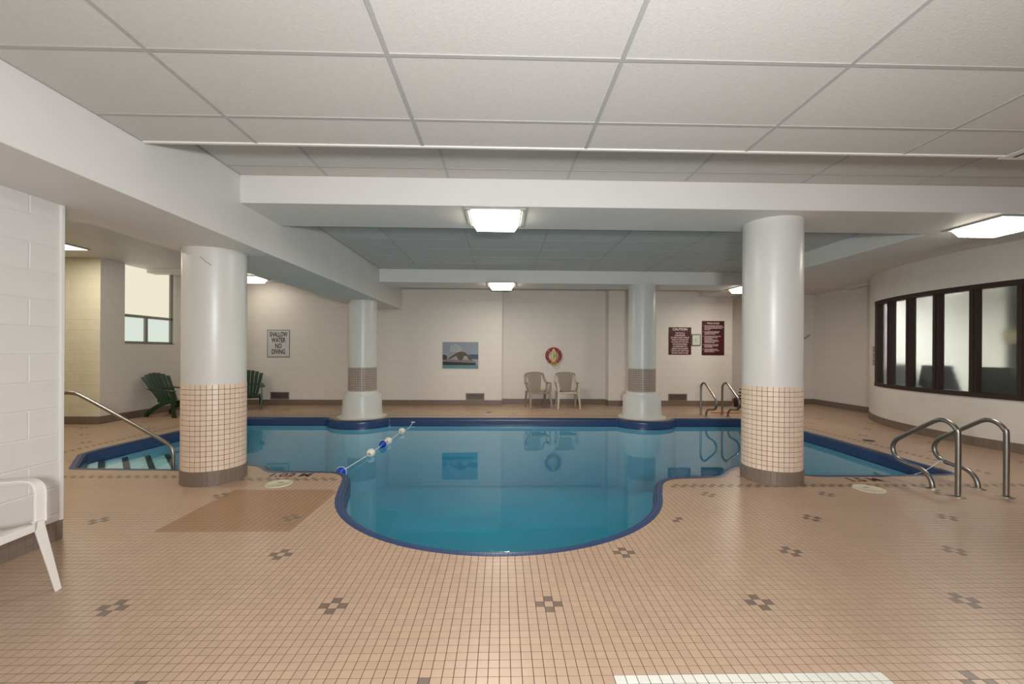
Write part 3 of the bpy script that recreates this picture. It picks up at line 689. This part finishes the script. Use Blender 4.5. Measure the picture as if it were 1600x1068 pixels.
# ------------------------------------------------------------------ plastic armchairs
def armchair(m1, m2, label, group=None, web=True):
    """one-piece plastic armchair, front towards -y"""
    r = empty('plastic_armchair', label=label, category='chair'); 
    if group: r['group'] = group
    # seat: curved sheet
    n = 10; vs = []; fs = []
    for i in range(n+1):
        v = i/n; y = -.225+.435*v; wd = .225-.035*v; z = .425-.035*math.sin(pi*min(v*1.1, 1))*.9-.012*v+(-.015 if i == 0 else 0)
        for j in range(9):
            u = j/8*2-1; vs.append((u*wd, y, z+.012*u*u))
    for i in range(n):
        for j in range(8): a = i*9+j; fs.append((a, a+1, a+10, a+9))
    s = MB().add(vs, fs).obj('seat', m1, r, smooth=True); so = s.modifiers.new('s', 'SOLIDIFY'); so.thickness = .012
    MB().tube([(-.245, -.205, .412), (-.2, -.235, .405), (.2, -.235, .405), (.245, -.205, .412)], 0, flat=(.012, .045)).obj('seat_rim', m2, r, bevel=.003)
    # back: ribbed centre panel tapering to the seat
    def bp(u, v):   # u -1..1, v 0..1
        half = .135+.07*v; z = .41+.47*v; y = .20+.13*v-.03*u*u*0-.035*(1-u*u)*-.6*v
        return Vector((u*half, y-.03*(1-abs(u))*0, z+(-.025*u*u if v > .9 else 0)))
    b = MB(); 
    for k in range(8):
        u = -1+(2*k+1)/8; b.tube([bp(u, v/8*.93) for v in range(9)], 0, flat=[(.0335*(.135+.07*v/8)/.135*.93, .010) for v in range(9)], up=(0, -1, .25))
    b.obj('backrest', m1, r, bevel=.002)
    MB().tube(catmull([(-.245, .285, .80), (-.232, .318, .848), (-.12, .335, .872), (0, .338, .880), (.12, .335, .872), (.232, .318, .848), (.245, .285, .80)], 5), 0, flat=(.012, .062), up=(0, 0, 1)).obj('top_rail', m1, r, bevel=.003)
    MB().box((-.15, .185, .375), (.15, .205, .425)).obj('lower_rail', m1, r, bevel=.004)
    for s_ in (-1, 1):
        path = catmull([(s_*.236, .322, .845), (s_*.250, .285, .76), (s_*.268, .225, .675), (s_*.283, .15, .645), (s_*.288, .0, .648), (s_*.286, -.10, .655), (s_*.283, -.158, .645), (s_*.278, -.188, .60), (s_*.268, -.198, .50), (s_*.258, -.21, .425)], 4)
        MB().tube(path, 0, flat=(.058, .016), wv=(1, 0, 0)).obj('arm', m2, r, bevel=.004)
        MB().tube([(p.x+s_*.024, p.y+.0, p.z-.012) for p in path[8:]], 0, flat=(.006, .036), wv=(1, 0, 0)).obj('arm_lip', m2, r, bevel=.002)
        if web: MB().tube(catmull([(s_*.278, .12, .64), (s_*.268, .08, .53), (s_*.235, .04, .42)], 5), 0, flat=[(.11-.004*i, .01) for i in range(11)], wv=(0, 1, 0)).obj('arm_web', m1, r, bevel=.002)
        for (ty, by) in ((-.205, -.295), (.17, .27)):
            m_ = MB(); top = (s_*.250, ty, .435); bot = (s_*.280 if ty < 0 else s_*.255, by, 0); sg = -1 if ty < 0 else 1
            m_.tube([top, bot], 0, flat=[(.062, .010), (.034, .010)], wv=(1, 0, 0))
            m_.tube([(top[0]+s_*.027, top[1]-sg*.024, top[2]), (bot[0]+s_*.013, bot[1]-sg*.014, 0)], 0, flat=[(.056, .010), (.032, .010)], wv=(0, 1, 0))
            m_.obj('leg', m2, r, bevel=.002)
    return r
c1 = armchair(M['taupe_pl'], M['taupe_pl'], 'taupe plastic armchair by the back wall, turned slightly, left of its twin', 'taupe armchairs under the life ring'); c1.location = (.92, 10.76, 0); c1.rotation_euler = (0, 0, .22)
c2 = armchair(M['taupe_pl'], M['taupe_lt'], 'taupe plastic armchair facing the pool with pale legs, below the life ring', 'taupe armchairs under the life ring'); c2.location = (1.68, 10.78, 0); c2.rotation_euler = (0, 0, .02)
c3 = armchair(M['white_pl'], M['white_pl'], 'white plastic armchair cropped by the picture edge, against the near block wall', web=False); c3.location = (-2.925, 2.285, 0); c3.rotation_euler = (0, 0, pi/2+.05)
# ------------------------------------------------------------------ green slatted garden chairs
def adirondack(label):
    r = empty('garden_chair', label=label, category='chair', group='green slatted garden chairs'); g_ = M['green_pl']
    for k in range(6):
        y = -.24+.083*k; z = .36-.020*k; MB().box((-.25, y, z-.012), (.25, y+.07, z)).obj('seat_slat', g_, r, bevel=.004)
    for k in range(7):
        u = (k-3)/3; top = .93-.075*u*u; 
        p = [Vector((u*(.17+.11*t), .20+.36*t-.0*u*u+.04*(abs(u)**2)*-1, .27+(top-.27)*t)) for t in [i/6 for i in range(7)]]
        MB().tube(p, 0, flat=[(.052+.032*t/6, .014) for t in range(7)], up=(0, -1, .5)).obj('back_slat', g_, r, bevel=.005)
    for z, y, wd in ((.33, .245, .19), (.58, .375, .25)): MB().box((-wd, y, z-.025), (wd, y+.018, z+.025)).obj('back_brace', g_, r, bevel=.004)
    for s_ in (-1, 1):
        MB().tube(catmull([(s_*.285, .38, .60), (s_*.30, .1, .575), (s_*.305, -.15, .57), (s_*.305, -.27, .555)], 4), 0, flat=[(.07+.05*min(i/8, 1), .018) for i in range(13)], up=(0, 0, 1)).obj('arm', g_, r, bevel=.006)
        MB().tube(catmull([(s_*.29, -.22, .56), (s_*.30, -.235, .4), (s_*.29, -.24, .2), (s_*.275, -.25, 0)], 4), 0, flat=(.085, .035), up=(s_, 0, 0)).obj('leg', g_, r, bevel=.006)
        MB().tube(catmull([(s_*.25, -.23, .36), (s_*.255, .0, .30), (s_*.26, .2, .22), (s_*.265, .40, .08), (s_*.27, .44, 0)], 4), 0, flat=(.035, .085), up=(0, 0, 1)).obj('leg', g_, r, bevel=.006)
    return r
a1 = adirondack('dark green slatted garden chair in profile under the daylight window'); a1.location = (-7.1, 9.35, 0); a1.rotation_euler = (0, 0, 1.40)
a2 = adirondack('dark green slatted garden chair half hidden by the near pillar, facing the pool'); a2.location = (-6.18, 10.38, 0); a2.rotation_euler = (0, 0, .50)

# ------------------------------------------------------------------ signs, prints, vents, ring on the back wall
def text(s, size, m, parent, loc, rot=(pi/2, 0, 0), sx=1, bold=0, align='CENTER', name='lettering', ext=.0006, space=1):
    cu = bpy.data.curves.new(name, 'FONT'); cu.body = s; cu.size = size; cu.align_x = align; cu.align_y = 'CENTER'; cu.offset = bold; cu.extrude = ext; cu.resolution_u = 2; cu.space_line = space
    o = bpy.data.objects.new(name, cu); COL.objects.link(o); dg = bpy.context.evaluated_depsgraph_get()
    me = bpy.data.meshes.new_from_object(o.evaluated_get(dg)); bpy.data.objects.remove(o); me.materials.clear(); me.materials.append(m)
    o = bpy.data.objects.new(name, me); COL.objects.link(o); o.location = loc; o.rotation_euler = rot; o.scale = (sx, 1, 1)
    pn = [c for c in parent.children if c.name.split('.')[0] == 'panel']; o.parent = pn[0] if pn else parent; return o
def board(name, x0, x1, z0, z1, y, m, label, cat, th=.008, bevel=0, group=None):
    r = empty(name, ((x0+x1)/2, y, (z0+z1)/2), label=label, category=cat)
    if group: r['group'] = group
    hx, hz = (x1-x0)/2, (z1-z0)/2; box_obj('panel', (-hx, -th, -hz), (hx, 0, hz), m, r, bevel=bevel); return r, hx, hz
WB = 11.197
r, hx, hz = board('warning_sign', -6.16, -5.58, 1.26, 1.975, WB, M['sign_w'], 'white sign reading SHALLOW WATER NO DIVING on the back wall', 'sign')
bd = MB()
for (x0, x1, z0, z1) in ((-hx, hx, hz-.012, hz), (-hx, hx, -hz, -hz+.012), (-hx, -hx+.012, -hz, hz), (hx-.012, hx, -hz, hz)): bd.box((x0, -.0095, z0), (x1, -.008, z1))
bd.obj('border', M['sign_k'], r)
for k, (s, sc) in enumerate((('SHALLOW', .56), ('WATER', .60), ('NO', .62), ('DIVING', .60))): text(s, .175, M['sign_k'], r, (0, -.0095, .235-.152*k), sx=sc, bold=.004)
text('P.S.', .03, M['sign_k'], r, (.2, -.0095, -hz+.035))
r, hx, hz = board('warning_sign', 4.465, 5.075, 1.38, 2.115, WB, M['sign_r'], 'maroon CAUTION sign with pale lettering beside the far pillar', 'sign')
text('CAUTION', .088, M['sign_t'], r, (0, -.009, .31), bold=.003)
for k, s in enumerate(('THIS POOL IS', 'UNSUPERVISED', 'BATHERS UNDER TWELVE', 'YEARS OF AGE ARE NOT', 'ALLOWED IN THE POOL', 'ENCLOSURE UNLESS', 'ACCOMPANIED BY A', 'PARENT OR AN AGENT', 'WHO IS NOT LESS THAN', 'SIXTEEN YEARS OF AGE')):
    text(s, .05, M['sign_t'], r, (0, -.009, .21-.0595*k), bold=.0015, sx=.84)
r, hx, hz = board('warning_sign', 5.365, 5.975, 1.37, 2.29, WB, M['sign_r'], 'taller maroon POOL RULES sign with small pale lettering', 'sign')
text('POOL RULES', .058, M['sign_t'], r, (0, -.009, .395), bold=.002)
z = .33
for n_, ls in enumerate((('TAKE A SHOWER USING WARM WATER', 'AND SOAP AND THOROUGHLY RINSE OFF', 'ALL SOAP BEFORE ENTERING THE POOL', 'ENCLOSURE.'), ('NO COMMUNICABLE DISEASES OR', 'OPEN SORES OR WOUNDS ARE', 'ALLOWED IN THE POOL.'), ('DO NOT BRING GLASS CONTAINERS', 'INTO THE POOL ENCLOSURE', 'OR ON THE DECK.', 'DO NOT RUN OR ENGAGE IN', 'BOISTEROUS PLAY IN OR ABOUT', 'THE POOL ENCLOSURE.'), ('DO NOT POLLUTE THE WATER', 'IN ANY MANNER IN THE POOL', 'OR ON THE DECK.'), ('IN CASE OF EMERGENCY THE', 'PHONE FOR USE IS BY THE DOOR', 'AND IS ON THE WALL.'))):
    text(str(n_+1), .032, M['sign_t'], r, (-.27, -.009, z), bold=.001)
    for s in ls: text(s, .0315, M['sign_t'], r, (-.235, -.009, z), bold=.001, sx=.84, align='LEFT'); z -= .033
    z -= .026
r, hx, hz = board('framed_notice', 5.085, 5.33, 1.62, 1.93, WB, M['frame_g'], 'small dark framed notice hanging between the two maroon signs', 'frame', th=.018, bevel=.003)
box_obj('paper', (-hx+.02, -.0195, -hz+.02), (hx-.02, -.018, hz-.02), M['paper'], r)
tx = MB()
for zz, a, b in ((.02, -.05, .02), (0, -.05, .01), (-.045, -.05, .04)): tx.box((a, -.0202, zz), (b, -.0195, zz+.008))
tx.obj('printed_lines', M['vent_f'], r)
# print of a bather on a pool edge by the sea
r, hx, hz = board('wall_picture', -1.57, -.63, .99, 1.685, WB, mat('print_sky', (132, 140, 152), .5, var=.12, vscale=3), 'unframed print of a bather on a pool edge with sea behind', 'picture', th=.02)
def flat(pts, m, d, name): MB().add([(x*hx, -.02-d, y*hz) for x, y in pts]+[(x*hx, -.0195, y*hz) for x, y in pts], [tuple(range(len(pts)))]+[(i, len(pts)+i, len(pts)+(i+1)%len(pts), (i+1)%len(pts)) for i in range(len(pts))]).obj(name, m, r)
C = lambda n, c: mat(n, c, .5, var=.15, vscale=25)
flat([(.45, -.30), (1, -.30), (1, .06), (.45, .06)], C('print_sea', (62, 72, 100)), .0005, 'sea')
flat([(-1, -1), (1, -1), (1, -.76), (-1, -.76)], C('print_water', (84, 128, 134)), .0008, 'water_strip')
flat([(-1, -.76), (.86, -.76), (.86, -.58), (-1, -.50)], C('print_edge', (20, 20, 22)), .0006, 'pool_edge')
flat([(-1, -.50), (.9, -.60), (.72, -.40), (-.7, -.32), (-1, -.34)], C('print_deck', (118, 108, 100)), .0009, 'deck')
flat([(-1, -.34), (-.78, -.36), (-.74, -.12), (-.84, .02), (-1, .02)], C('print_rocks', (50, 42, 46)), .001, 'rocks')
flat([(-.62, .25), (-.55, .7), (-.3, .86), (-.05, .72), (.1, .45), (.05, .28), (-.3, .2)], C('print_spray', (150, 158, 162)), .0007, 'spray')
flat([(-.75, -.30), (-.25, .15), (0, .28), (.25, .22), (.5, -.1), (.68, -.42), (.5, -.36), (.22, -.02), (.1, -.35), (-.05, -.42), (-.15, -.28), (-.25, -.05), (-.55, -.28)], C('print_figure', (82, 66, 48)), .0012, 'bather')
flat([(.18, -.20), (.42, -.22), (.36, -.08), (.2, -.08)], C('print_light', (160, 158, 156)), .0013, 'wave')
def vent(x0, x1, z0, z1, y, label):
    r, hx, hz = board('wall_vent', x0, x1, z0, z1, y, M['vent'], label, 'vent', th=.006, group='vents low on the back wall')
    f_ = MB()
    for (a, b, c, d) in ((-hx, hx, hz-.022, hz), (-hx, hx, -hz, -hz+.022), (-hx, -hx+.022, -hz, hz), (hx-.022, hx, -hz, hz)): f_.box((a, -.016, c), (b, -.004, d))
    f_.obj('frame', M['vent_f'], r, bevel=.002)
    s_ = MB()
    for k in range(7): zz = -hz+.03+k*(2*hz-.06)/6; s_.box((-hx+.02, -.013, zz-.003), (hx-.02, -.006, zz+.003))
    s_.obj('slats', M['vent_f'], r)
vent(-6.07, -5.59, .155, .345, WB, 'low wall vent under the SHALLOW WATER sign')
vent(-.955, -.465, .15, .33, WB, 'low wall vent under the sea print')
vent(4.47, 4.97, .145, .33, WB, 'low wall vent under the CAUTION sign')
# life ring
RC = (1.41, 11.50, 1.335)
r = empty('life_ring', RC, label='red life ring hanging on the back wall above the taupe chairs', category='life ring')
MB().tube([(.185*math.cos(t), 0, .185*math.sin(t)) for t in [2*pi*k/48 for k in range(48)]], .042, 14, closed=True).obj('ring', M['red'], r, smooth=True)
for k in range(4):
    a = pi/4+k*pi/2; MB().tube([((.185+.046*math.cos(t))*math.cos(a), .046*math.sin(t), (.185+.046*math.cos(t))*math.sin(a)) for t in [2*pi*j/16 for j in range(16)]], 0, closed=True, flat=(.028, .005), up=(math.sin(a), 0, -math.cos(a))).obj('band', M['ball_w'], r)
r = empty('rope_coil', (RC[0], RC[1]-.052, RC[2]), label='yellow rope coiled and hung over the red life ring', category='rope')
for dx, m_, w_, h_ in ((-.005, 'cream_r', .052, .175), (.004, 'cream_r', .036, .165), (0, 'rope', .062, .195), (.0, 'cream_r', .02, .15)):
    zc = -.02 if m_ == 'rope' else 0
    MB().tube([(dx+w_*math.cos(t), -.012*math.sin(2*t), zc+h_*math.sin(t)) for t in [2*pi*k/32 for k in range(32)]], .0115, 8, closed=True).obj('rope_loop', M[m_], r, smooth=True)
for s_ in (-1, 1): MB().tube(catmull([(s_*.07, 0, -.13), (s_*.065, -.01, -.2), (s_*.04, -.01, -.25), (0, -.01, -.262)], 5), .014, 8).obj('rope_end', M['rope'], r, smooth=True)
# three small notices beside the curved window
for k, (zz, lb) in enumerate(((1.53, 'top small grey notice'), (1.39, 'middle small grey notice'), (1.25, 'bottom small grey notice'))):
    a = 149.3; x, y, _ = cpt(a, CR+.003)
    r = empty('small_notice', (x, y, zz), math.radians(a-90+180), label=lb+' of three beside the curved dark window frame', category='notice', group='small notices beside the curved window')
    box_obj('panel', (-.075, -.006, -.06), (.075, 0, .06), M['vent_f'], r)
    q = MB()
    for i in range(2):
        for j in range(3): q.box((-.055+.06*i, -.008, -.045+.032*j), (-.01+.06*i, -.006, -.025+.032*j))
    q.obj('pictogram', M['sign_w'], r)

# ------------------------------------------------------------------ deck items
def lid(x, y, rr, label):
    r = empty('skimmer_lid', (x, y, 0), label=label, category='lid', group='round skimmer lids')
    MB().lathe((0, 0), [(rr, 0), (rr-.003, .005), (rr-.012, .006), (rr-.014, .0045), (0, .0045)], 48).obj('disc', M['lid'], r, smooth=True)
    box_obj('finger_slot', (-.03, .03, .0046), (.03, .045, .0056), M['drain'], r)
lid(-2.40, 4.60, .135, 'round pale skimmer lid touching the tan patch of floor tiles')
lid(3.91, 4.39, .145, 'round pale skimmer lid between the near pillar and the steel loop rails')
r = empty('depth_marking', (-2.44, 4.93, .001), label='dark 1.02 M depth marking by the pillar under the deep beam', category='marking')
text('1.02 M', .185, M['txt'], r, (0, -.015, 0), rot=(0, 0, 0), sx=.96, bold=.005)
r = empty('depth_marking', (4.13, 4.715, .001), label='dark 1.5 M depth marking between near pillar and steel loop rails', category='marking')
text('1.5 M', .19, M['txt'], r, (0, -.01, 0), rot=(0, 0, 0), sx=.9, bold=.006)
for x, y, rr, lb in ((6.07, 6.82, .085, 'dark round floor drain beside the long pool edge near the curved wall'), (-.30, 9.95, .06, 'small dark floor drain near the back wall')):
    r = empty('floor_drain', (x, y, 0), label=lb, category='drain')
    MB().lathe((0, 0), [(rr, 0), (rr, .003), (rr*.9, .004), (0, .003)], 24).obj('grate', M['drain'], r)
# ceiling slot diffuser
r = empty('slot_diffuser', (4.15, 2.35, 2.962), label='slotted air diffuser in the tiled ceiling, cropped by the picture edge', category='vent')
box_obj('plate', (-.30, -.9, -.006), (.30, .84, 0), M['lip'], r, bevel=.002)
for k in range(4): box_obj('slot', (-.23+.13*k, -.85, -.0075), (-.20+.13*k, .80, -.0058), M['vent'], r)
# rescue pole on the far wall
MB().tube([(8.72, 11.735, 1.96), (7.85, 11.735, 1.33)], .014, 8).obj('rescue_pole', M['wood'], label='tan pole leaning on the far wall behind the near pillar', category='pole')
MB().tube(catmull([(5.0, 9.95, .012), (5.35, 9.90, .012), (5.6, 9.86, .012), (5.85, 9.9, .012), (6.1, 10.1, .012)], 6), .012, 8).obj('hose', M['hose'], smooth=True, label='orange hose lying on the deck behind the far rails', category='hose')
r = empty('equipment_crate', (6.42, 11.0, 0), label='dark maroon crate in the corner behind the far rails', category='crate')
c_ = MB(); c_.box((-.2, -.15, .0), (.2, .15, .02))
for (a, b, c, d) in ((-.2, -.15, .2, -.135), (-.2, .135, .2, .15), (-.2, -.135, -.185, .135), (.185, -.135, .2, .135)): c_.box((a, b, .02), (c, d, .24))
c_.obj('crate_body', M['crate'], r, bevel=.004)
MB().tube([(.13*math.cos(t*.5)*(1+.05*math.sin(t)), .10*math.sin(t*.5), .26+.012*t*.6) for t in [k*.5 for k in range(60)]], .017, 8).obj('coiled_hose', M['bhose'], smooth=True, label='black hose coiled on the maroon crate in the far corner', category='hose').location = (6.42, 11.0, -.0)
MB().tube(catmull([(6.3, 10.93, .48), (6.42, 10.9, .56), (6.52, 10.98, .53), (6.58, 11.05, .45)], 5), .02, 8).obj('yellow_hose', M['yel'], smooth=True, label='short yellow hose on top of the coiled black hose', category='hose')

# ------------------------------------------------------------------ stacked chairs in the storage room
def stack_chair():
    r = empty('stacking_chair', label='charcoal chair in the stacks blurred behind the frosted windows', category='chair', group='stacked chairs behind the frosted windows')
    MB().box((-.22, -.22, .40), (.22, .22, .45)).obj('seat', M['chairst'], r, bevel=.01)
    MB().tube([(0, .20, .47), (0, .24, .65), (0, .30, .86)], 0, flat=[(.47, .03), (.45, .03), (.40, .03)], wv=(1, 0, 0)).obj('backrest', M['chairst'], r, bevel=.008)
    for s_ in (-1, 1):
        for y in (-.2, .2): MB().tube([(s_*.2, y, .41), (s_*.22, y*1.15, 0)], .011, 8).obj('leg', M['chairst'], r)
    return r
sc0 = stack_chair(); first = True
for (x, y, n_, face, wh) in ((8.40, 8.66, 4, 135, 'third'), (8.02, 7.56, 4, 131, 'fourth'), (7.92, 6.62, 4, 124, 'fifth')):
    for k in range(n_):
        o = sc0 if first else copy_tree(sc0); first = False
        o.location = (x+.022*(n_-1-k), y-.024*(n_-1-k), .125*k); o.rotation_euler = (0, 0, math.radians(face))
        o['label'] = ('topmost' if k == n_-1 else 'lower') + ' charcoal chair of the stack blurred behind the ' + wh + ' frosted pane'
